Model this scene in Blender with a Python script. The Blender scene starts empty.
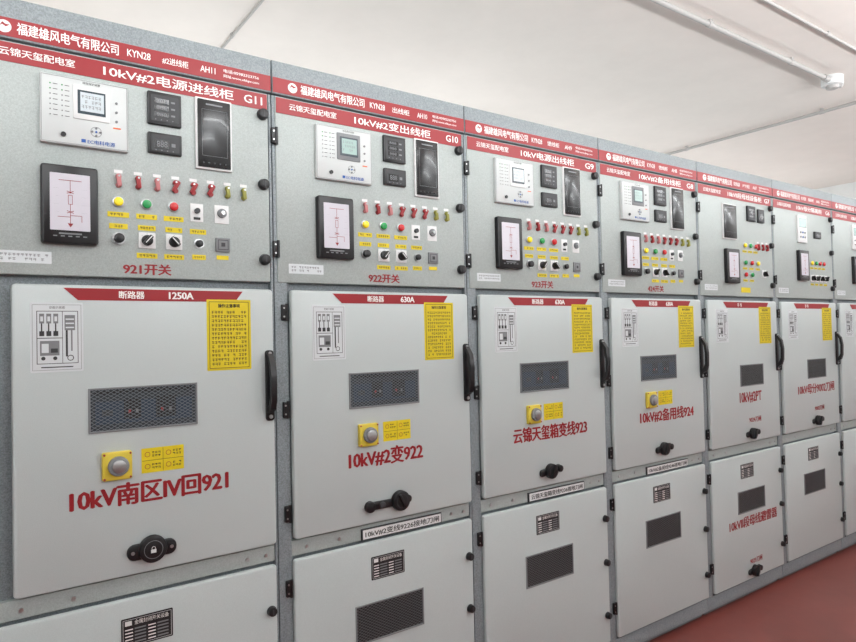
import bpy, math, random
from mathutils import Vector, Matrix
random.seed(7)
scene = bpy.context.scene
try:
    scene.view_settings.view_transform = 'Standard'
except Exception:
    pass

# ------------------------------------------------------------------ materials
MATS = {}
def srgb(c):
    o = []
    for v in c:
        v = v/255.0
        o.append(v/12.92 if v <= 0.04045 else ((v+0.055)/1.055)**2.4)
    return (o[0], o[1], o[2], 1.0)

def mat(name, col, rough=0.5, metal=0.0, emit=0.0, speck=None, bump=0.0, spec=0.5, coat=0.0):
    m = bpy.data.materials.new(name)
    m.use_nodes = True
    nt = m.node_tree
    b = nt.nodes['Principled BSDF']
    c = srgb(col)
    b.inputs['Base Color'].default_value = c
    b.inputs['Roughness'].default_value = rough
    b.inputs['Metallic'].default_value = metal
    b.inputs['Specular IOR Level'].default_value = spec
    b.inputs['Coat Weight'].default_value = coat
    if emit > 0:
        b.inputs['Emission Color'].default_value = c
        b.inputs['Emission Strength'].default_value = emit
    if speck:
        scale, amt = speck
        tc = nt.nodes.new('ShaderNodeTexCoord')
        n = nt.nodes.new('ShaderNodeTexNoise')
        n.inputs['Scale'].default_value = scale
        n.inputs['Detail'].default_value = 3
        n.inputs['Roughness'].default_value = 0.7
        r = nt.nodes.new('ShaderNodeValToRGB')
        r.color_ramp.elements[0].position = 0.35
        r.color_ramp.elements[1].position = 0.65
        r.color_ramp.elements[0].color = (c[0]*(1-amt), c[1]*(1-amt), c[2]*(1-amt), 1)
        r.color_ramp.elements[1].color = (min(1, c[0]*(1+amt*.7)), min(1, c[1]*(1+amt*.7)), min(1, c[2]*(1+amt*.7)), 1)
        nt.links.new(tc.outputs['Object'], n.inputs['Vector'])
        nt.links.new(n.outputs['Fac'], r.inputs['Fac'])
        nt.links.new(r.outputs['Color'], b.inputs['Base Color'])
        if bump > 0:
            bp = nt.nodes.new('ShaderNodeBump')
            bp.inputs['Strength'].default_value = bump
            bp.inputs['Distance'].default_value = 0.001
            nt.links.new(n.outputs['Fac'], bp.inputs['Height'])
            nt.links.new(bp.outputs['Normal'], b.inputs['Normal'])
    MATS[name] = m
    return m

mat('panel_paint', (172, 181, 179), 0.40, speck=(300, 0.14), bump=0.2)
mat('door_paint', (194, 204, 204), 0.34, speck=(420, 0.05), bump=0.08)
mat('frame_paint', (136, 145, 149), 0.42, speck=(260, 0.30), bump=0.3)
mat('header_red', (150, 20, 30), 0.42)
mat('text_red', (146, 16, 26), 0.5)
mat('text_white', (245, 242, 240), 0.5)
mat('text_black', (26, 26, 26), 0.5)
mat('white_plastic', (226, 228, 228), 0.4)
mat('relay_plastic', (205, 210, 210), 0.4)
mat('paper', (216, 222, 225), 0.7)
mat('black_plastic', (22, 22, 25), 0.36)
mat('black_glass', (26, 27, 29), 0.24, coat=0.1)
mat('dark_grey', (54, 56, 59), 0.5)
mat('grey_plastic', (126, 129, 132), 0.5)
mat('yellow_sign', (222, 200, 20), 0.55)
mat('yellow_box', (222, 200, 70), 0.4)
mat('lens_yellow', (240, 215, 40), 0.25, emit=0.15)
mat('lens_green', (36, 146, 76), 0.25, emit=0.1)
mat('lens_red', (190, 36, 40), 0.25, emit=0.1)
mat('pink_plastic', (196, 122, 124), 0.45)
mat('red_plastic', (154, 42, 46), 0.45)
mat('olive_plastic', (146, 146, 66), 0.45)
mat('steel', (185, 187, 188), 0.3, metal=0.9)
mat('lcd_screen', (200, 210, 215), 0.25, emit=0.1)
mat('lcd_green', (150, 178, 172), 0.25, emit=0.08)
mat('lcd_dark', (45, 62, 72), 0.3)
mat('blue_print', (40, 90, 170), 0.5)
mat('blue_panel', (36, 54, 74), 0.5)
mat('window_dark', (42, 48, 55), 0.35)
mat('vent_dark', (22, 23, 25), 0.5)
mat('wire_mesh', (118, 126, 131), 0.45)
mat('vent_wire', (104, 107, 109), 0.5)
mat('mimic_face', (202, 200, 209), 0.3, emit=0.05)
mat('orange_led', (225, 110, 60), 0.4, emit=0.2)
mat('plinth', (116, 119, 120), 0.6, speck=(200, 0.15))
ORDER = list(MATS.keys())

# ------------------------------------------------------------------ mesh builder
def text_geo(body, bold, _c={}):
    key = (body, bold)
    if key in _c:
        return _c[key]
    cu = bpy.data.curves.new('tmp', 'FONT')
    cu.body = body
    cu.resolution_u = 2
    cu.offset = bold
    cu.space_character = 0.95
    ob = bpy.data.objects.new('tmp', cu)
    scene.collection.objects.link(ob)
    bpy.context.view_layer.update()
    dg = bpy.context.evaluated_depsgraph_get()
    me = bpy.data.meshes.new_from_object(ob.evaluated_get(dg))
    vs = [(v.co.x, v.co.y) for v in me.vertices]
    fs = [tuple(p.vertices) for p in me.polygons]
    bpy.data.objects.remove(ob)
    bpy.data.curves.remove(cu)
    bpy.data.meshes.remove(me)
    if not vs:
        vs = [(0, 0), (1, 0), (1, 1)]
        fs = []
    x0 = min(v[0] for v in vs); x1 = max(v[0] for v in vs)
    y0 = min(v[1] for v in vs); y1 = max(v[1] for v in vs)
    _c[key] = (vs, fs, x0, x1, y0, y1)
    return _c[key]

def rr(u0, u1, z0, z1, r, seg=5):
    if r <= 0:
        return [(u0, z0), (u1, z0), (u1, z1), (u0, z1)]
    pts = []
    for cx, cz, a0 in ((u1-r, z0+r, -90), (u1-r, z1-r, 0), (u0+r, z1-r, 90), (u0+r, z0+r, 180)):
        for i in range(seg+1):
            a = math.radians(a0+90*i/seg)
            pts.append((cx+r*math.cos(a), cz+r*math.sin(a)))
    return pts

class MB:
    def __init__(s):
        s.v = []; s.f = []; s.m = []
    def add(s, verts, faces, m):
        o = len(s.v)
        s.v += verts
        mi = ORDER.index(m)
        for f in faces:
            s.f.append(tuple(o+i for i in f)); s.m.append(mi)
    def loft(s, loops, m, cap0=True, cap1=True):
        n = len(loops[0])
        vs = [p for l in loops for p in l]
        fs = []
        for k in range(len(loops)-1):
            for i in range(n):
                j = (i+1) % n
                fs.append((k*n+i, k*n+j, (k+1)*n+j, (k+1)*n+i))
        if cap0: fs.append(tuple(range(n-1, -1, -1)))
        if cap1: fs.append(tuple((len(loops)-1)*n+i for i in range(n)))
        s.add(vs, fs, m)
    def box(s, u0, u1, z0, z1, yf, yb, m, r=0.0, bev=0.0, rot=0.0):
        """box facing the aisle (-Y): front plane yf, back plane yb"""
        loops = []
        prof = [(0, yb)]
        if bev > 0:
            prof += [(0, yf+bev), (bev*0.3, yf+bev*0.3), (bev, yf)]
        else:
            prof += [(0, yf)]
        cu, cz = (u0+u1)/2, (z0+z1)/2
        ca, sa = math.cos(rot), math.sin(rot)
        for ins, y in prof:
            pts = rr(u0+ins, u1-ins, z0+ins, z1-ins, max(r-ins, 0.0004) if r > 0 else 0)
            if rot:
                pts = [(cu+(a-cu)*ca-(b-cz)*sa, cz+(a-cu)*sa+(b-cz)*ca) for a, b in pts]
            loops.append([(a, y, b) for a, b in pts])
        s.loft(loops, m)
    def cyl(s, u, z, r, yf, yb, m, seg=20, r2=None, bev=0.0):
        r2 = r if r2 is None else r2
        prof = [(r, yb)]
        if bev > 0:
            prof += [(r2, yf+bev), (r2-bev*0.3, yf+bev*.3), (r2-bev, yf)]
        else:
            prof += [(r2, yf)]
        loops = [[(u+q*math.cos(2*math.pi*i/seg), y, z+q*math.sin(2*math.pi*i/seg)) for i in range(seg)] for q, y in prof]
        s.loft(loops, m)
    def rod(s, p0, p1, r, m, seg=12):
        p0 = Vector(p0); p1 = Vector(p1)
        d = (p1-p0).normalized()
        a = d.orthogonal().normalized(); b = d.cross(a)
        loops = [[tuple(p+a*r*math.cos(2*math.pi*i/seg)+b*r*math.sin(2*math.pi*i/seg)) for i in range(seg)] for p in (p0, p1)]
        s.loft(loops, m)
    def quad(s, u0, u1, z0, z1, y, m):
        s.add([(u0, y, z0), (u1, y, z0), (u1, y, z1), (u0, y, z1)], [(0, 1, 2, 3)], m)
    def poly(s, pts, y, m):
        s.add([(a, y, b) for a, b in pts], [tuple(range(len(pts)))], m)
    def line(s, a, b, w, y, m):
        d = Vector((b[0]-a[0], b[1]-a[1]))
        if d.length < 1e-6: return
        n = Vector((-d.y, d.x)).normalized()*w/2
        s.poly([(a[0]-n.x, a[1]-n.y), (b[0]-n.x, b[1]-n.y), (b[0]+n.x, b[1]+n.y), (a[0]+n.x, a[1]+n.y)], y, m)
    def ring(s, u, z, r0, r1, y, m, seg=24):
        vs = []
        for q in (r0, r1):
            vs += [(u+q*math.cos(2*math.pi*i/seg), y, z+q*math.sin(2*math.pi*i/seg)) for i in range(seg)]
        s.add(vs, [(i, seg+i, seg+(i+1) % seg, (i+1) % seg)[::1] for i in range(seg)], m)
    def frame(s, u0, u1, z0, z1, w, y, m):
        s.quad(u0, u1, z0, z0+w, y, m); s.quad(u0, u1, z1-w, z1, y, m)
        s.quad(u0, u0+w, z0+w, z1-w, y, m); s.quad(u1-w, u1, z0+w, z1-w, y, m)
    def exu(s, prof, u0, u1, m):
        """extrude a (y,z) profile along u"""
        s.loft([[(u0, a, b) for a, b in prof], [(u1, a, b) for a, b in prof]], m)
    def text(s, body, u0, u1, z0, z1, y, m, w=0.0):
        """w = extra stroke weight in metres (heavier stencil strokes)"""
        vs, fs, x0, x1, y0, y1 = text_geo(body, 0.0)
        u0 += w/2; u1 -= w/2; z0 += w/4; z1 -= w/4
        sx = (u1-u0)/max(x1-x0, 1e-5); sz = (z1-z0)/max(y1-y0, 1e-5)
        offs = [(0, 0)]
        if w > 0:
            offs = [(-w/2, 0), (w/2, 0), (0, -w/4), (0, w/4)]
        for k, (du, dz) in enumerate(offs):
            s.add([(u0+du+(a-x0)*sx, y-4e-5*k, z0+dz+(b-y0)*sz) for a, b in vs], fs, m)
    def textc(s, body, uc, zc, h, y, m, w=0.0, wmax=None):
        vs, fs, x0, x1, y0, y1 = text_geo(body, 0.0)
        wd = h*(x1-x0)/max(y1-y0, 1e-5)
        if wmax and wd > wmax: wd = wmax
        s.text(body, uc-wd/2, uc+wd/2, zc-h/2, zc+h/2, y, m, w)
    def obj(s, name, parent=None, loc=(0, 0, 0)):
        me = bpy.data.meshes.new(name)
        me.from_pydata(s.v, [], s.f)
        used = sorted(set(s.m))
        for i in used: me.materials.append(MATS[ORDER[i]])
        mp = {k: i for i, k in enumerate(used)}
        me.polygons.foreach_set('material_index', [mp[i] for i in s.m])
        me.polygons.foreach_set('use_smooth', [True]*len(me.polygons))
        me.update()
        try: me.set_sharp_from_angle(angle=math.radians(32))
        except Exception: pass
        ob = bpy.data.objects.new(name, me)
        scene.collection.objects.link(ob)
        if parent: ob.parent = parent
        ob.location = loc
        return ob

# ------------------------------------------------------------------ components
YI = 0.002     # instrument door front plane
YM = -0.012    # breaker door front plane
YL = -0.008    # cable door front plane
e = 0.0007

def small_writing(b, u0, u1, z0, z1, y, rows, cols, m):
    du = (u1-u0)/cols; dz = (z1-z0)/rows
    for r in range(rows):
        for c in range(cols):
            if random.random() < 0.12: continue
            a = u0+c*du+du*.12; bb = u0+(c+1)*du-du*.12
            t = z0+r*dz+dz*.15; tt = z0+(r+1)*dz-dz*.2
            w = min(du, dz)*0.14
            b.quad(a, bb, tt-w, tt, y, m)
            q = t+(tt-t)*random.uniform(.2, .6)
            b.quad(a, bb, q, q+w, y, m)
            x = a+(bb-a)*random.uniform(.15, .8)
            b.quad(x, x+w, t, tt-w, y-1e-5, m)

def knob_lock(b, u, z, y, r=0.0165):
    b.cyl(u, z, r*1.1, y-0.004, y, 'dark_grey', 20)
    b.cyl(u, z, r, y-0.018, y-0.004, 'black_plastic', 20, bev=0.003)
    b.box(u-0.002, u+0.002, z-r*.6, z+r*.6, y-0.0195, y-0.018, 'dark_grey')

def hinge(b, u, z, y):
    b.box(u-0.008, u+0.010, z-0.026, z+0.026, y-0.010, y, 'black_plastic', r=0.003, bev=0.002)
    b.rod((u+0.009, y-0.008, z-0.028), (u+0.009, y-0.008, z+0.028), 0.005, 'black_plastic')
    b.cyl(u-0.001, z+0.014, 0.003, y-0.0115, y-0.010, 'steel', 8)
    b.cyl(u-0.001, z-0.014, 0.003, y-0.0115, y-0.010, 'steel', 8)

def relay(b, u0, u1, z0, z1, y, logo='EC电科电源', green=False):
    b.box(u0, u1, z0, z1, y-0.014, y, 'relay_plastic', r=0.004, bev=0.003)
    w = u1-u0; h = z1-z0; f = y-0.014-e
    b.frame(u0+.012*w, u1-.012*w, z0+.015*h, z1-.015*h, 0.0012, f, 'grey_plastic')
    b.box(u0+.36*w, u0+.78*w, z0+.40*h, z0+.90*h, f-0.002, f+.001, 'grey_plastic' if green else 'white_plastic', r=.003, bev=.001)
    b.box(u0+.41*w, u0+.73*w, z0+.48*h, z0+.83*h, f-0.003, f-.001, 'lcd_dark')
    b.quad(u0+.44*w, u0+.71*w, z0+.52*h, z0+.80*h, f-0.0037, 'lcd_green' if green else 'lcd_screen')
    small_writing(b, u0+.45*w, u0+.68*w, z0+.55*h, z0+.77*h, f-.0043, 3, 6, 'grey_plastic')
    for i in range(7):
        for c in (0, 1):
            uu = u0+(.11+.13*c)*w; zz = z0+(.86-.075*i)*h
            b.cyl(uu, zz, 0.0018, f-0.001, f+.0005, 'lens_green' if (i < 2) else 'grey_plastic', 8)
            b.quad(uu+.03*w, uu+.08*w, zz-.0008, zz+.0008, f, 'dark_grey')
    b.textc('综合保护装置', u0+.57*w, z0+.945*h, .007, f, 'text_black', wmax=.3*w)
    kc, kz = u0+.62*w, z0+.24*h
    b.ring(kc, kz, .013, .0142, f, 'grey_plastic')
    for dx, dz in ((0, 1), (0, -1), (1, 0), (-1, 0), (0, 0)):
        b.cyl(kc+dx*.010, kz+dz*.010, .0028, f-.002, f+.0005, 'blue_print' if dx == 0 and dz == 0 else 'grey_plastic', 10)
    for i in range(3):
        b.cyl(u0+(.86)*w, z0+(.72-.14*i)*h, .0035, f-.002, f+.0005, 'grey_plastic', 10)
    b.quad(u0+.82*w, u0+.91*w, z0+.33*h, z0+.35*h, f, 'orange_led')
    b.cyl(u0+.25*w, z0+.14*h, .0065, f-.004, f+.0005, 'black_plastic', 14)
    b.quad(u0+.45*w, u0+.50*w, z0+.06*h, z0+.11*h, f, 'blue_print')
    b.text(logo, u0+.52*w, u0+.84*w, z0+.05*h, z0+.115*h, f, 'blue_print', .0004)

def meter(b, u0, u1, z0, z1, y, rows):
    b.box(u0, u1, z0, z1, y-0.010, y, 'black_plastic', r=.003, bev=.002)
    f = y-.010
    w, h = u1-u0, z1-z0
    b.box(u0+.09*w, u1-.09*w, z0+.10*h, z1-.10*h, f-.0012, f+.001, 'dark_grey', r=.002)
    for i in range(rows):
        za = z0+h*(.24+.62*i/rows); zb = za+h*.42/rows
        b.quad(u0+.18*w, u0+.62*w, za, zb, f-.0019, 'black_glass')
        b.text('888', u0+.24*w, u0+.56*w, za+.15*(zb-za), zb-.15*(zb-za), f-.0024, 'grey_plastic')
        b.quad(u0+.68*w, u0+.80*w, za+.3*(zb-za), zb-.3*(zb-za), f-.0019, 'grey_plastic')
    for i in range(4):
        b.cyl(u0+w*(.22+.17*i), z0+h*.15, .0018, f-.002, f, 'grey_plastic', 8)

def dark_display(b, u0, u1, z0, z1, y):
    b.box(u0, u1, z0, z1, y-.008, y, 'white_plastic', r=.003, bev=.002)
    f = y-.008
    b.box(u0+.006, u1-.006, z0+.006, z1-.006, f-.004, f+.001, 'black_glass', r=.003, bev=.001)
    b.frame(u0+.018, u1-.016, z0+.04, z1-.036, .0008, f-.0046, 'grey_plastic')
    b.quad(u0+.03, u1-.03, z1-.023, z1-.018, f-.0046, 'grey_plastic')
    for i in range(5):
        b.cyl(u0+.022+i*.0165, z0+.019, .0028, f-.0055, f-.004, 'dark_grey', 10)

def mimic(b, u0, u1, z0, z1, y):
    b.box(u0, u1, z0, z1, y-.020, y, 'black_plastic', r=.008, bev=.005)
    f = y-.020
    w, h = u1-u0, z1-z0
    b.box(u0+.15*w, u1-.15*w, z0+.17*h, z1-.11*h, f-.001, f+.002, 'mimic_face', r=.002)
    g = f-.0017
    c = u0+.5*w
    R = 'red_plastic'
    b.quad(u0+.3*w, u1-.3*w, z1-.2*h, z1-.193*h, g, R)
    b.line((c, z1-.2*h), (c, z1-.36*h), .0013, g, R)
    for k in (.33, .58):
        b.line((c-.06*w, z1-(k+.03)*h), (c+.06*w, z1-k*h), .0015, g, R)
        b.line((c+.06*w, z1-(k+.03)*h), (c-.06*w, z1-k*h), .0015, g, R)
    b.frame(c-.04*w, c+.04*w, z1-.50*h, z1-.38*h, .0012, g, R)
    b.line((c, z1-.50*h), (c, z1-.74*h), .0013, g, R)
    b.line((c, z1-.64*h), (c+.2*w, z1-.64*h), .0013, g, R)
    b.line((c+.2*w, z1-.64*h), (c+.2*w, z1-.72*h), .0013, g, R)
    b.line((c-.22*w, z1-.66*h), (c, z1-.66*h), .0013, g, R)
    b.poly([(c-.05*w, z1-.74*h), (c, z1-.79*h), (c+.05*w, z1-.74*h)], g, R)
    for i in range(4):
        b.quad(u0+(.2+.05*(i % 2))*w, u0+.3*w, z1-(.3+.1*i)*h, z1-(.315+.1*i)*h+.003, g, 'grey_plastic')
        b.quad(u0+.7*w, u0+.8*w, z1-(.3+.1*i)*h, z1-(.315+.1*i)*h+.003, g, 'grey_plastic')
    for i in range(5):
        b.quad(u0+(.2+.13*i)*w, u0+(.27+.13*i)*w, z0+.09*h, z0+.105*h, f-e, 'grey_plastic')
    b.quad(c-.2*w, c+.2*w, z0+.12*h, z0+.14*h, f-e, 'grey_plastic')

def pilot(b, u, z, y, lens):
    b.cyl(u, z, .0155, y-.004, y, 'steel', 24, bev=.001)
    b.cyl(u, z, .0125, y-.013, y-.003, lens, 24, bev=.004)

def label(b, u, z, y, w=.042, h=.013, m='yellow_sign'):
    b.box(u-w/2, u+w/2, z-h/2, z+h/2, y-.0012, y, m)
    small_writing(b, u-w*.4, u+w*.4, z-h*.35, z+h*.35, y-.0018, 1, 5, 'text_black')

def toggle(b, u, z, y, m, tilt):
    b.box(u-.011, u+.011, z+.020, z+.029, y-.001, y, 'white_plastic')
    b.cyl(u, z+.010, .0075, y-.006, y, m, 14)
    b.cyl(u, z-.014, .0075, y-.006, y, m, 14)
    b.box(u-.006, u+.006, z-.020, z+.016, y-.014, y-.006, m, r=.004, bev=.002, rot=tilt)
    b.cyl(u, z+.010, .003, y-.016, y-.014, 'steel', 8)

def rotary(b, u, z, y, ang):
    b.box(u-.023, u+.023, z-.023, z+.023, y-.004, y, 'white_plastic', r=.002, bev=.001)
    b.cyl(u, z, .0155, y-.011, y-.004, 'black_plastic', 24, bev=.002)
    b.box(u-.0055, u+.0055, z-.016, z+.016, y-.026, y-.011, 'black_plastic', r=.003, bev=.002, rot=ang)
    ca, sa = math.cos(ang), math.sin(ang)
    b.line((u+.012*sa, z-.012*ca), (u-.014*sa, z+.014*ca), .0028, y-.026-e, 'white_plastic')
    for a in (-45, 0, 45):
        q = math.radians(a)
        b.cyl(u+.0193*math.sin(q), z+.0193*math.cos(q), .0008, y-.0048, y-.004, 'text_black', 6)

def mesh_window(b, u0, u1, z0, z1, y, inner=True):
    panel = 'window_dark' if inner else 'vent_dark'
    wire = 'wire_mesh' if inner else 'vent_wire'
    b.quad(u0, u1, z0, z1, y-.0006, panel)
    if inner:
        w, h = u1-u0, z1-z0
        f = y-.0011
        b.quad(u0+.04*w, u1-.04*w, z0+.15*h, z1-.30*h, f, 'blue_panel')
        b.quad(u0+.04*w, u1-.04*w, z1-.12*h, z1-.04*h, f, 'vent_dark')
        b.quad(u0+.3*w, u0+.46*w, z0+.24*h, z0+.74*h, f-.0004, 'vent_dark')
        b.quad(u0+.60*w, u0+.80*w, z0+.22*h, z0+.76*h, f-.0004, 'vent_dark')
        for q, c in ((.34, 'red_plastic'), (.41, 'grey_plastic'), (.65, 'red_plastic'), (.73, 'grey_plastic')):
            b.quad(u0+q*w, u0+(q+.025)*w, z0+.38*h, z0+.47*h, f-.0008, c)
        b.quad(u0+.1*w, u0+.2*w, z0+.35*h, z0+.5*h, f-.0008, 'dark_grey')
    t = .005
    for a in ((u0, u1, z0-t, z0), (u0, u1, z1, z1+t), (u0-t, u0, z0-t, z1+t), (u1, u1+t, z0-t, z1+t)):
        b.box(a[0], a[1], a[2], a[3], y-.004, y, 'grey_plastic', bev=.001)
    # woven diamond wire
    w = .0014; k = 0.60
    for sgn, yy in ((1, y-.0026), (-1, y-.003)):
        H = (z1-z0)/k
        c = u0-H
        while c < u1+H:
            a, bb = (c, z0), (c+sgn*H, z1)
            dx = bb[0]-a[0]
            ts = sorted(((u0-a[0])/dx, (u1-a[0])/dx))
            t0 = max(0.0, ts[0]); t1 = min(1.0, ts[1])
            if t1 > t0:
                b.line((a[0]+dx*t0, a[1]+(z1-z0)*t0), (a[0]+dx*t1, a[1]+(z1-z0)*t1), w, yy, wire)
            c += .0165

def rocker_handle(b, u, z0, z1, y):
    b.box(u-.014, u+.014, z0, z1, y-.008, y, 'black_plastic', r=.010, bev=.003)
    h = z1-z0
    prof = [(y-.006, z0+.10*h), (y-.030, z0+.17*h), (y-.040, z0+.30*h), (y-.042, z0+.60*h), (y-.034, z0+.82*h),
            (y-.012, z0+.95*h), (y-.006, z0+.90*h), (y-.022, z0+.78*h), (y-.028, z0+.60*h), (y-.027, z0+.34*h),
            (y-.018, z0+.24*h), (y-.006, z0+.20*h)]
    b.exu(prof, u-.0095, u+.0095, 'black_plastic')
    b.cyl(u, z0+.06*h, .006, y-.012, y-.008, 'steel', 12)
    b.cyl(u, z0+.955*h, .005, y-.012, y-.008, 'steel', 12)

def latch_handle(b, u, z, y, kind):
    K = 'black_plastic'
    if kind == 0:
        b.box(u-.066, u+.066, z-.022, z+.022, y-.010, y, K, r=.020, bev=.004)
        b.cyl(u, z+.004, .038, y-.022, y-.006, K, 28, bev=.005)
        b.ring(u, z+.004, .024, .0255, y-.0228, 'grey_plastic')
        b.quad(u-.007, u+.007, z-.005, z+.005, y-.0229, 'white_plastic')
        b.ring(u, z+.008, .004, .0055, y-.0229, 'white_plastic', 12)
        b.cyl(u-.052, z, .005, y-.012, y-.010, 'steel', 10)
        b.cyl(u+.052, z, .005, y-.012, y-.010, 'steel', 10)
    elif kind == 1:
        b.box(u-.105, u+.03, z-.016, z+.012, y-.010, y, K, r=.012, bev=.004)
        b.cyl(u-.088, z-.002, .020, y-.016, y, K, 24, bev=.004)
        b.cyl(u-.040, z-.002, .012, y-.016, y, 'dark_grey', 20, bev=.002)
        b.box(u+.03, u+.085, z-.012, z+.016, y-.012, y, K, r=.013, bev=.004)
        b.cyl(u+.035, z+.002, .036, y-.024, y-.004, K, 28, bev=.006)
        b.ring(u+.035, z+.002, .022, .024, y-.0247, 'dark_grey')
        b.box(u+.03, u+.040, z-.026, z+.030, y-.032, y-.024, K, r=.004, bev=.002, rot=.5)
    else:
        b.box(u-.06, u+.065, z-.014, z+.016, y-.010, y, K, r=.012, bev=.004, rot=.12)
        b.cyl(u, z, .032, y-.024, y-.004, K, 24, bev=.005)
        b.ring(u, z, .020, .022, y-.0247, 'dark_grey')
        b.box(u-.006, u+.006, z-.028, z+.030, y-.034, y-.022, K, r=.004, bev=.002, rot=-.4)
        b.cyl(u+.052, z+.005, .015, y-.02, y-.008, K, 18, bev=.003)

def nameplate(b, u0, u1, z0, z1, y):
    b.box(u0, u1, z0, z1, y-.0015, y, 'black_plastic', r=.003)
    f = y-.0022
    w, h = u1-u0, z1-z0
    b.frame(u0+.03*w, u1-.03*w, z0+.05*h, z1-.05*h, .001, f, 'white_plastic')
    b.quad(u0+.07*w, u0+.2*w, z0+.74*h, z0+.9*h, f, 'white_plastic')
    b.text('金属封闭开关设备', u0+.25*w, u1-.08*w, z0+.74*h, z0+.90*h, f, 'text_white')
    for i in range(5):
        zz = z0+h*(.12+.115*i)
        for c in (0, 1):
            a = u0+w*(.07+.44*c)
            b.quad(a, a+.15*w, zz, zz+.04*h, f, 'text_white')
            b.quad(a+.18*w, a+.40*w, zz, zz+.05*h, f, 'grey_plastic')

def diagram_sheet(b, u0, u1, z0, z1, y):
    b.box(u0, u1, z0, z1, y-.0008, y, 'paper', r=.004)
    f = y-.0015
    w, h = u1-u0, z1-z0
    b.frame(u0+.04*w, u1-.04*w, z0+.03*h, z1-.03*h, .0009, f, 'grey_plastic')
    K = 'dark_grey'; G = 'grey_plastic'; P = 'paper'
    # side section of the cabinet: three bushings on top, truck, cable box
    b.frame(u0+.12*w, u1-.10*w, z0+.12*h, z0+.88*h, .0016, f, K)
    for i in range(3):
        a = u0+(.17+.13*i)*w
        b.box(a, a+.09*w, z0+.70*h, z0+.84*h, f-.0003, f, G)
        b.quad(a+.02*w, a+.07*w, z0+.73*h, z0+.80*h, f-.0006, P)
        b.quad(a+.03*w, a+.055*w, z0+.58*h, z0+.70*h, f-.0003, K)
        b.box(a, a+.09*w, z0+.52*h, z0+.59*h, f-.0003, f, K)
    b.quad(u0+.12*w, u0+.60*w, z0+.485*h, z0+.495*h, f, K)
    b.quad(u0+.595*w, u0+.605*w, z0+.12*h, z0+.88*h, f, K)
    b.box(u0+.64*w, u0+.84*w, z0+.60*h, z0+.82*h, f-.0003, f, G)
    for i in range(3):
        b.quad(u0+.66*w, u0+.82*w, z0+(.63+.06*i)*h, z0+(.65+.06*i)*h, f-.0006, P)
    b.quad(u0+.66*w, u0+.70*w, z0+.22*h, z0+.60*h, f, K)
    b.quad(u0+.76*w, u0+.79*w, z0+.30*h, z0+.60*h, f, G)
    b.box(u0+.18*w, u0+.54*w, z0+.24*h, z0+.45*h, f-.0003, f, G)
    b.quad(u0+.21*w, u0+.34*w, z0+.28*h, z0+.41*h, f-.0006, P)
    b.quad(u0+.38*w, u0+.51*w, z0+.28*h, z0+.34*h, f-.0006, K)
    b.cyl(u0+.24*w, z0+.20*h, .005, f-.0004, f, K, 12); b.cyl(u0+.46*w, z0+.20*h, .005, f-.0004, f, K, 12)
    b.ring(u0+.75*w, z0+.20*h, .006, .008, f-.0003, K, 12)
    b.textc('剖面示意图', u0+.5*w, z0+.93*h, .007, f, K, wmax=.5*w)
    b.quad(u0+.2*w, u0+.8*w, z0+.065*h, z0+.08*h, f, K)

def yellow_sheet(b, u0, u1, z0, z1, y):
    b.box(u0, u1, z0, z1, y-.0008, y, 'yellow_sign', r=.003)
    f = y-.0015
    w, h = u1-u0, z1-z0
    b.frame(u0+.05*w, u1-.05*w, z0+.03*h, z1-.03*h, .0014, f, 'text_black')
    b.text('操作注意事项', u0+.25*w, u1-.25*w, z1-.115*h, z1-.06*h, f, 'text_black', .0006)
    small_writing(b, u0+.1*w, u1-.1*w, z0+.06*h, z1-.15*h, f, 13, 12, 'text_black')

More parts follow.
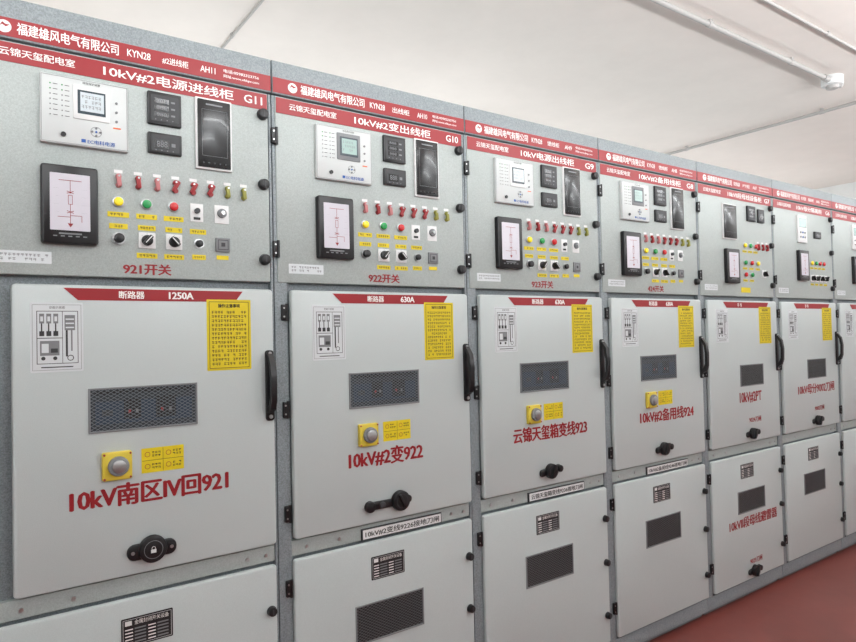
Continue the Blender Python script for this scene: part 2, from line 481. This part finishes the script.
# ------------------------------------------------------------------ cabinet
def cabinet(idx, cfg):
    X0 = 0.8*idx
    root = bpy.data.objects.new('switchgear_cabinet', None)
    scene.collection.objects.link(root)
    root.location = (X0, 0, 0)
    kind = cfg['kind']
    # --- carcass
    b = MB()
    F = 'frame_paint'
    b.box(.002, .798, .07, 2.39, .028, 1.5, F)
    b.box(.010, .790, 0, .07, .04, 1.45, 'plinth')
    b.box(.0015, .7985, .030, .100, .010, .04, 'frame_paint', bev=.003)
    b.box(.0015, .046, .100, 2.335, .006, .03, F, bev=.002)
    b.box(.790, .7985, .100, 2.335, .006, .03, F, bev=.002)
    b.box(.046, .790, .827, .878, .012, .03, 'panel_paint', bev=.002)
    # header box
    b.box(.0015, .7985, 2.338, 2.448, -.002, .06, F, bev=.004)
    b.box(.004, .796, 2.39, 2.444, .06, 1.5, F)
    b.box(.004, .796, 2.343, 2.392, -.0035, 0, 'header_red')
    hy = -.0042
    zc = 2.3675
    # emblem: white oval with red wave
    b.ring(.072, zc, .0001, .0165, hy, 'text_white')
    b.poly([(.060, zc-.004), (.068, zc+.004), (.076, zc-.001), (.085, zc+.006), (.076, zc+.006), (.068, zc+.011)], hy-e, 'header_red')
    b.text('福建雄风电气有限公司', .10, .345, zc-.015, zc+.017, hy, 'text_white', .0010)
    b.text('KYN28', .367, .43, zc-.010, zc+.011, hy, 'text_white', .0005)
    b.text(cfg['h1'], .462, .537, zc-.010, zc+.011, hy, 'text_white', .0005)
    b.text(cfg['ah'], .572, .618, zc-.009, zc+.010, hy, 'text_white', .0004)
    b.text('电话:05982323756', .643, .757, zc+.003, zc+.014, hy, 'text_white', .0003)
    b.text('网址:www.xfdqw.com', .643, .757, zc-.014, zc-.003, hy, 'text_white', .0003)
    for z in (2.20, 1.83): hinge(b, .004, z, .004)
    for z in (1.624, 1.307, .97): hinge(b, .030, z, .006)
    for z in (.73, .25): hinge(b, .030, z, .006)
    if cfg.get('strip'):
        b.box(.305, .65, .828, .866, .004, .012, 'dark_grey', bev=.001)
        b.quad(.309, .646, .831, .863, .0035, 'white_plastic')
        b.text(cfg['strip'], .318, .637, .836, .858, .0028, 'text_black', .0010)
    for u in (.10, .22, .70, .76):
        b.cyl(u, .850, .006, .008, .012, 'steel', 12)
    b.obj('carcass', root)

    # --- instrument compartment door
    b = MB()
    y = YI
    b.box(.012, .787, 1.722, 2.333, y, y+.022, 'panel_paint', r=.003, bev=.003)
    b.box(.015, .784, 2.278, 2.329, y-.0015, y+.002, 'header_red')
    f = y-.0022
    zc = 2.304
    b.text('云锦天玺配电室', .060, .235, zc-.010, zc+.012, f, 'text_white', .0006)
    b.text(cfg['h2'], .305, .305+cfg.get('h2w', .37), zc-.015, zc+.016, f, 'text_white', .0012)
    b.text(cfg['g'], .708, .768, zc-.013, zc+.013, f, 'text_white', .0012)
    for z in (2.262, 2.035, 1.793): knob_lock(b, .768, z, y)
    b.box(.05, .175, 1.752, 1.784, y-.001, y, 'paper')
    small_writing(b, .058, .168, 1.757, 1.779, y-.0017, 2, 12, 'grey_plastic')
    if kind == 'A':
        relay(b, .150, .366, 2.077, 2.263, y, green=cfg.get('green', False))
        meter(b, .420, .514, 2.173, 2.269, y, 3)
        meter(b, .420, .514, 2.088, 2.149, y, 1)
        dark_display(b, .555, .666, 2.060, 2.279, y)
        mimic(b, .150, .2865, 1.806, 2.019, y)
        cols = ['pink_plastic', 'red_plastic', 'pink_plastic', 'red_plastic', 'red_plastic', 'red_plastic', 'olive_plastic', 'olive_plastic']
        for i in range(8):
            toggle(b, .341+.0516*i, 1.998, y, cols[i], (-.5 if i in (3, 4, 5) else .1))
        for u, c in ((.340, 'lens_yellow'), (.415, 'lens_green'), (.490, 'lens_red')):
            pilot(b, u, 1.936, y, c)
            label(b, u, 1.900, y, .056, .015)
        b.box(.538, .576, 1.897, 1.952, y-.002, y, 'white_plastic', bev=.001)
        b.cyl(.557, 1.930, .008, y-.012, y-.002, 'dark_grey', 16)
        b.quad(.547, .567, 1.903, 1.911, y-.0028, 'text_black')
        b.box(.610, .654, 1.897, 1.954, y-.002, y, 'white_plastic', bev=.001)
        b.cyl(.632, 1.929, .014, y-.010, y-.002, 'grey_plastic', 18, bev=.002)
        b.cyl(.632, 1.929, .006, y-.018, y-.010, 'steel', 12)
        for u in (.34, .415, .49, .56): label(b, u, 1.867, y, .048, .015)
        b.cyl(.340, 1.832, .0175, y-.006, y, 'steel', 20)
        b.cyl(.340, 1.832, .0135, y-.018, y-.006, 'black_plastic', 20, bev=.002)
        rotary(b, .415, 1.831, y, -.7)
        rotary(b, .490, 1.831, y, .75)
        b.cyl(.562, 1.831, .015, y-.005, y, 'steel', 20)
        b.cyl(.562, 1.831, .011, y-.014, y-.005, 'black_plastic', 20, bev=.002)
        b.box(.612, .656, 1.810, 1.853, y-.006, y, 'grey_plastic', r=.002, bev=.001)
        b.frame(.618, .650, 1.816, 1.847, .002, y-.0067, 'dark_grey')
        b.quad(.628, .640, 1.826, 1.838, y-.0067, 'dark_grey')
        label(b, .415, 1.787, y, .056, .015); label(b, .490, 1.787, y, .056, .015); label(b, .562, 1.79, y, .040, .015)
        b.box(.615, .652, 1.786, 1.799, y-.001, y, 'yellow_sign')
        b.text(cfg['sw'], .350, .482, 1.731, 1.764, y-e, 'text_red', .003)
    elif kind == 'B':
        dark_display(b, .240, .380, 2.045, 2.245, y)
        meter(b, .50, .59, 2.165, 2.255, y, 3)
        meter(b, .62, .69, 2.165, 2.245, y, 1)
        mimic(b, .250, .385, 1.795, 1.99, y)
        for i in range(3):
            pilot(b, .47+.06*i, 2.02, y, ('lens_yellow', 'lens_green', 'lens_red')[i])
            toggle(b, .62+.05*i, 2.02, y, 'red_plastic', .1)
            label(b, .47+.06*i, 1.985, y, .045)
        for i, (u, z) in enumerate(((.47, 1.92), (.54, 1.92), (.61, 1.92), (.47, 1.85), (.54, 1.85))):
            pilot(b, u, z, y, ('lens_green', 'lens_red', 'lens_yellow', 'lens_red', 'lens_green')[i])
            label(b, u, z-.034, y, .045)
        rotary(b, .68, 1.86, y, .6)
        b.box(.42, .52, 1.745, 1.775, y-.001, y, 'yellow_sign')
    else:
        b.box(.30, .42, 2.08, 2.255, y-.012, y, 'white_plastic', r=.004, bev=.003)
        b.quad(.315, .405, 2.18, 2.235, y-.0127, 'lcd_green')
        b.frame(.313, .407, 2.178, 2.237, .002, y-.013, 'lcd_dark')
        for i in range(3):
            for j in range(2):
                b.cyl(.33+.028*i, 2.115+.03*j, .006, y-.015, y-.012, 'blue_print' if i == 1 else 'grey_plastic', 12)
        meter(b, .53, .62, 2.12, 2.165, y, 1)
        mimic(b, .29, .42, 1.835, 2.03, y)
        for i in range(4):
            pilot(b, .49+.055*i, 1.955, y, ('lens_yellow', 'lens_green', 'lens_red', 'lens_red')[i])
            label(b, .49+.055*i, 1.922, y, .042)
            rotary(b, .49+.062*i, 1.855, y, .6*(-1)**i)
            label(b, .49+.062*i, 1.815, y, .042)
        if cfg.get('sw'):
            b.text(cfg['sw'], .35, .50, 1.735, 1.765, y-e, 'text_red', .003)
    b.obj('instrument_door', root)

    # --- breaker compartment door
    b = MB()
    y = YM
    b.box(.082 if idx == 0 else .050, .789, .885, 1.697, y, .006, 'door_paint', r=.012, bev=.008)
    b.poly([(.235, 1.655), (.665, 1.655), (.690, 1.688), (.200, 1.688)], y-e, 'header_red')
    b.textc(cfg['tt'], .37, 1.6715, .022, y-2*e, 'text_white', .0010)
    if cfg.get('amp'):
        b.textc(cfg['amp'], .505, 1.6715, .021, y-2*e, 'text_white', .0022)
    diagram_sheet(b, .123, .247, 1.463, 1.648, y)
    yellow_sheet(b, .578, .714, 1.446, 1.662, y)
    rocker_handle(b, .772, 1.279, 1.503, y)
    if kind == 'A':
        mesh_window(b, .262, .542, 1.296, 1.409, y)
        b.box(.288, .364, 1.158, 1.236, y-.014, y, 'yellow_box', r=.006, bev=.004)
        b.cyl(.328, 1.197, .027, y-.026, y-.012, 'grey_plastic', 26, bev=.004)
        b.cyl(.328, 1.197, .018, y-.032, y-.024, 'steel', 22, bev=.003)
        for a, c in ((.293, 1.164), (.359, 1.164), (.293, 1.230), (.359, 1.230)):
            b.cyl(a, c, .003, y-.016, y-.013, 'red_plastic', 8)
        b.box(.390, .506, 1.165, 1.235, y-.001, y, 'yellow_sign', r=.002)
        b.quad(.4475, .4485, 1.167, 1.233, y-.0017, 'text_black')
        b.quad(.392, .504, 1.1995, 1.2005, y-.0017, 'text_black')
        for c, u in enumerate((.42, .477)):
            for r_, z in enumerate((1.183, 1.217)):
                b.ring(u-.014, z, .006, .0074, y-.0017, 'red_plastic', 14)
                small_writing(b, u-.003, u+.022, z-.009, z+.009, y-.0017, 2, 3, 'text_black')
        b.text(cfg['mid'], cfg['mu'][0], cfg['mu'][1], 1.083, 1.147, y-e, 'text_red', .0052)
        latch_handle(b, .415, .948, y, cfg['latch'])
    else:
        mesh_window(b, .360, .600, 1.212, 1.325, y, inner=False)
        b.text(cfg['mid'], cfg['mu'][0], cfg['mu'][1], 1.110, 1.174, y-e, 'text_red', .004)
        b.textc(cfg['knife'], .50, 1.012, .032, y-e, 'text_red', .002)
        latch_handle(b, .455, .935, y, 2)
    b.obj('breaker_door', root)

    # --- cable compartment door
    b = MB()
    y = YL
    b.box(.047, .789, .112, .820, y, .006, 'door_paint', r=.010, bev=.007)
    nameplate(b, .333, .470, .688, .768, y)
    if kind == 'B':
        mesh_window(b, .30, .58, .500, .615, y, inner=False)
        b.text('10kVII段母线避雷器', .20, .72, .412, .474, y-e, 'text_red', .004)
        b.textc('9029刀闸', .47, .212, .032, y-e, 'text_red', .002)
        latch_handle(b, .44, .158, y, 2)
    else:
        mesh_window(b, .272, .545, .485, .608, y, inner=False)
    knob_lock(b, .768, .68, y, .014); knob_lock(b, .768, .48, y, .014); knob_lock(b, .768, .24, y, .014)
    b.obj('cable_door', root)

cfgs = [
 dict(kind='A', h1='#2进线柜', ah='AH11', h2='10kV#2电源进线柜', g='G11', sw='921开关', tt='断路器', amp='1250A', mid='10kV南区IV回921', mu=(.209, .637), latch=0),
 dict(kind='A', h1='出线柜', ah='AH10', h2='10kV#2变出线柜', h2w=.33, g='G10', sw='922开关', tt='断路器', amp='630A', mid='10kV#2变922', mu=(.249, .56), latch=1, strip='10kV#2变线9226接地刀闸', green=True),
 dict(kind='A', h1='馈线柜', ah='AH9', h2='10kV电源出线柜', h2w=.33, g='G9', sw='923开关', tt='断路器', amp='630A', mid='云锦天玺箱变线923', mu=(.21, .66), latch=2, strip='云锦天玺箱变线9236接地刀闸'),
 dict(kind='A', h1='馈线柜', ah='AH8', h2='10kV#2备用线柜', h2w=.35, g='G8', sw='424开关', tt='断路器', amp='630A', mid='10kV#2备用线924', mu=(.24, .69), latch=2, strip='10kV#2备用线9246接地刀闸', green=True),
 dict(kind='B', h1='PT柜', ah='AH7', h2='10kVII段母线设备柜', h2w=.37, g='G7', tt='手 车', mid='10kV#2PT', mu=(.34, .58), knife='9024刀闸'),
 dict(kind='C', h1='隔离柜', ah='AH6', h2='10kV母分隔离柜', h2w=.35, g='G6', tt='手 车', mid='10kV母分9002刀闸', mu=(.22, .72), knife='9002刀闸'),
 dict(kind='C', h1='母联柜', ah='AH5', h2='10kV母分开关柜', h2w=.35, g='G5', sw='900开关', tt='断路器', mid='10kV母分900', mu=(.26, .66), knife='900开关'),
 dict(kind='C', h1='PT柜', ah='AH4', h2='10kVI段母线设备柜', h2w=.35, g='G4', tt='手 车', mid='10kV#1PT', mu=(.34, .58), knife='9014刀闸'),
]
for i, c in enumerate(cfgs):
    cabinet(i, c)

# ------------------------------------------------------------------ room shell
def room_mat(name, col, rough, scale, amt, bump=0.05, spec=.3):
    m = mat(name, col, rough, speck=(scale, amt), bump=bump, spec=spec)
    ORDER.append(name)
    return m
room_mat('ceiling_plaster', (236, 229, 223), 0.9, 3.0, 0.02)
room_mat('wall_plaster', (230, 232, 231), 0.9, 4.0, 0.03)
room_mat('floor_red_paint', (128, 68, 61), 0.30, 2.2, 0.12, 0.02, .45)
mat('pvc_pipe', (180, 178, 176), 0.5); ORDER.append('pvc_pipe')
mat('lamp_tube', (250, 252, 255), 0.4, emit=3.0); ORDER.append('lamp_tube')

XL, XR, YF, YB, ZC = -2.6, 9.6, -4.6, 2.6, 3.45
def slab(name, x0, x1, y0, y1, z0, z1, m):
    b = MB()
    b.box(x0, x1, z0, z1, y0, y1, m)
    return b.obj(name)
slab('floor', XL, XR, YF, YB, -.1, 0, 'floor_red_paint')
slab('ceiling', XL, XR, YF, YB, ZC, ZC+.1, 'ceiling_plaster')
slab('wall_back', XL, XR, YB, YB+.1, 0, ZC, 'wall_plaster')
slab('wall_front', XL, XR, YF-.1, YF, 0, ZC, 'wall_plaster')
slab('wall_left', XL-.1, XL, YF, YB, 0, ZC, 'wall_plaster')
slab('wall_right', XR, XR+.1, YF, YB, 0, ZC, 'wall_plaster')

# ------------------------------------------------------------------ ceiling conduits
def conduit(name, p0, p1, r, clips):
    b = MB()
    b.rod(p0, p1, r, 'pvc_pipe', 16)
    P0, P1 = Vector(p0), Vector(p1)
    d = (P1-P0).normalized()
    for i in range(clips):
        c = P0+(P1-P0)*((i+.5)/clips)
        b.rod(c-d*.02, c+d*.02, r*1.25, 'pvc_pipe', 16)
        b.box(c.x-.012, c.x+.012, c.z, ZC, c.y-.012, c.y+.012, 'pvc_pipe')
    return b.obj(name)
zc = ZC-.03
conduit('ceiling_conduit', (2.2, .21, zc), (5.27, .21, zc), .016, 3)
conduit('ceiling_conduit', (2.9, -.12, ZC-.014), (9.5, -.12, ZC-.014), .009, 6)
conduit('ceiling_conduit', (6.1, 2.55, zc), (6.1, -4.0, zc), .014, 5)
conduit('ceiling_conduit', (1.34, 2.55, ZC-.014), (1.34, -1.0, ZC-.014), .008, 3)
# round ceiling base with a smoke-detector cover
b = MB()
b.cyl(0, 0, .075, -.035, .032, 'white_plastic', 28, bev=.010)
b.cyl(0, 0, .045, -.060, -.033, 'pvc_pipe', 28, bev=.010)
b.rod((-.14, 0, 0), (-.07, 0, 0), .024, 'pvc_pipe'); b.rod((.07, 0, 0), (.14, 0, 0), .024, 'pvc_pipe')
jb = b.obj('smoke_detector')
jb.rotation_euler = (math.radians(90), 0, 0)
jb.location = (5.40, .21, ZC-.032)

# ------------------------------------------------------------------ added lamps (unseen, hung for their light)
def added_lamp(x, y, up, down, tup, tdn, drop=.75, name='added_pendant_lamp'):
    b = MB()
    L = .62
    b.box(-L, L, .0, .05, -.07, .07, 'white_plastic', bev=.006)
    b.rod((-L+.03, -.045, -.022), (L-.03, -.045, -.022), .014, 'lamp_tube')
    b.rod((-L+.03, .045, -.022), (L-.03, .045, -.022), .014, 'lamp_tube')
    for s_ in (-1, 1):
        b.box(s_*(L-.015)-.015, s_*(L-.015)+.015, -.04, .0, -.065, .065, 'white_plastic')
        if drop < 1: b.rod((s_*.4, 0, .05), (s_*.4, 0, drop), .006, 'steel')
        else: b.box(s_*.4-.02, s_*.4+.02, .0, .05, .06, YB-y, 'white_plastic')
    o = b.obj(name)
    o.location = (x, y, ZC-drop)
    for nm, en, z, rx in (('fill_down', down, -.05, tdn), ('fill_up', up, .10, math.pi-tup)):  # added area lights, tilted to fill doors and ceiling
        if en <= 0: continue
        ld = bpy.data.lights.new(nm, 'AREA')
        ld.shape = 'RECTANGLE'; ld.size = 1.2; ld.size_y = .16
        ld.energy = en; ld.color = (.955, .985, 1.0)
        lo = bpy.data.objects.new(nm, ld)
        scene.collection.objects.link(lo)
        lo.parent = o
        lo.location = (0, 0, z)
        lo.rotation_euler = (rx, 0, 0)
for x in (-.4, 1.4, 3.2, 5.0, 6.8, 8.6):
    added_lamp(x, -1.6, 28, 2.0, math.radians(44), math.radians(30))  # unseen row, its up lights added to brighten the ceiling
for x in (-1.0, 1.8, 4.6, 7.4):
    added_lamp(x, -3.5, 14, 25, math.radians(30), math.radians(62))  # unseen second row, added for flatter light on the doors
# hidden uplights added behind the row to brighten the ceiling above it
for x in (-.6, 1.2, 3.0, 4.8, 6.6, 8.4):
    added_lamp(x, 2.2, (9.5 if x < 4 else 7), 0, math.radians(-22), 0, drop=1.45, name='added_wall_uplight')

w = bpy.data.worlds.new('world'); scene.world = w
w.use_nodes = True
w.node_tree.nodes['Background'].inputs[0].default_value = (.8, .8, .8, 1)
w.node_tree.nodes['Background'].inputs[1].default_value = .3

# ------------------------------------------------------------------ camera
cam = bpy.data.cameras.new('camera')
cam.sensor_width = 36; cam.lens = 645/856*36
cam.clip_start = .05
co = bpy.data.objects.new('camera', cam)
scene.collection.objects.link(co)
yaw = math.radians(35.27); pit = math.radians(1.24); roll = .022
fw = Vector((math.sin(yaw)*math.cos(pit), math.cos(yaw)*math.cos(pit), math.sin(pit)))
r0 = fw.cross(Vector((0, 0, 1))).normalized()
u0 = r0.cross(fw).normalized()
U = (u0+roll*r0).normalized(); R = (r0-roll*u0).normalized()
M = Matrix((R, U, -fw)).transposed().to_4x4()
M.translation = Vector((0, -1.985, 1.54))
co.matrix_world = M
scene.camera = co
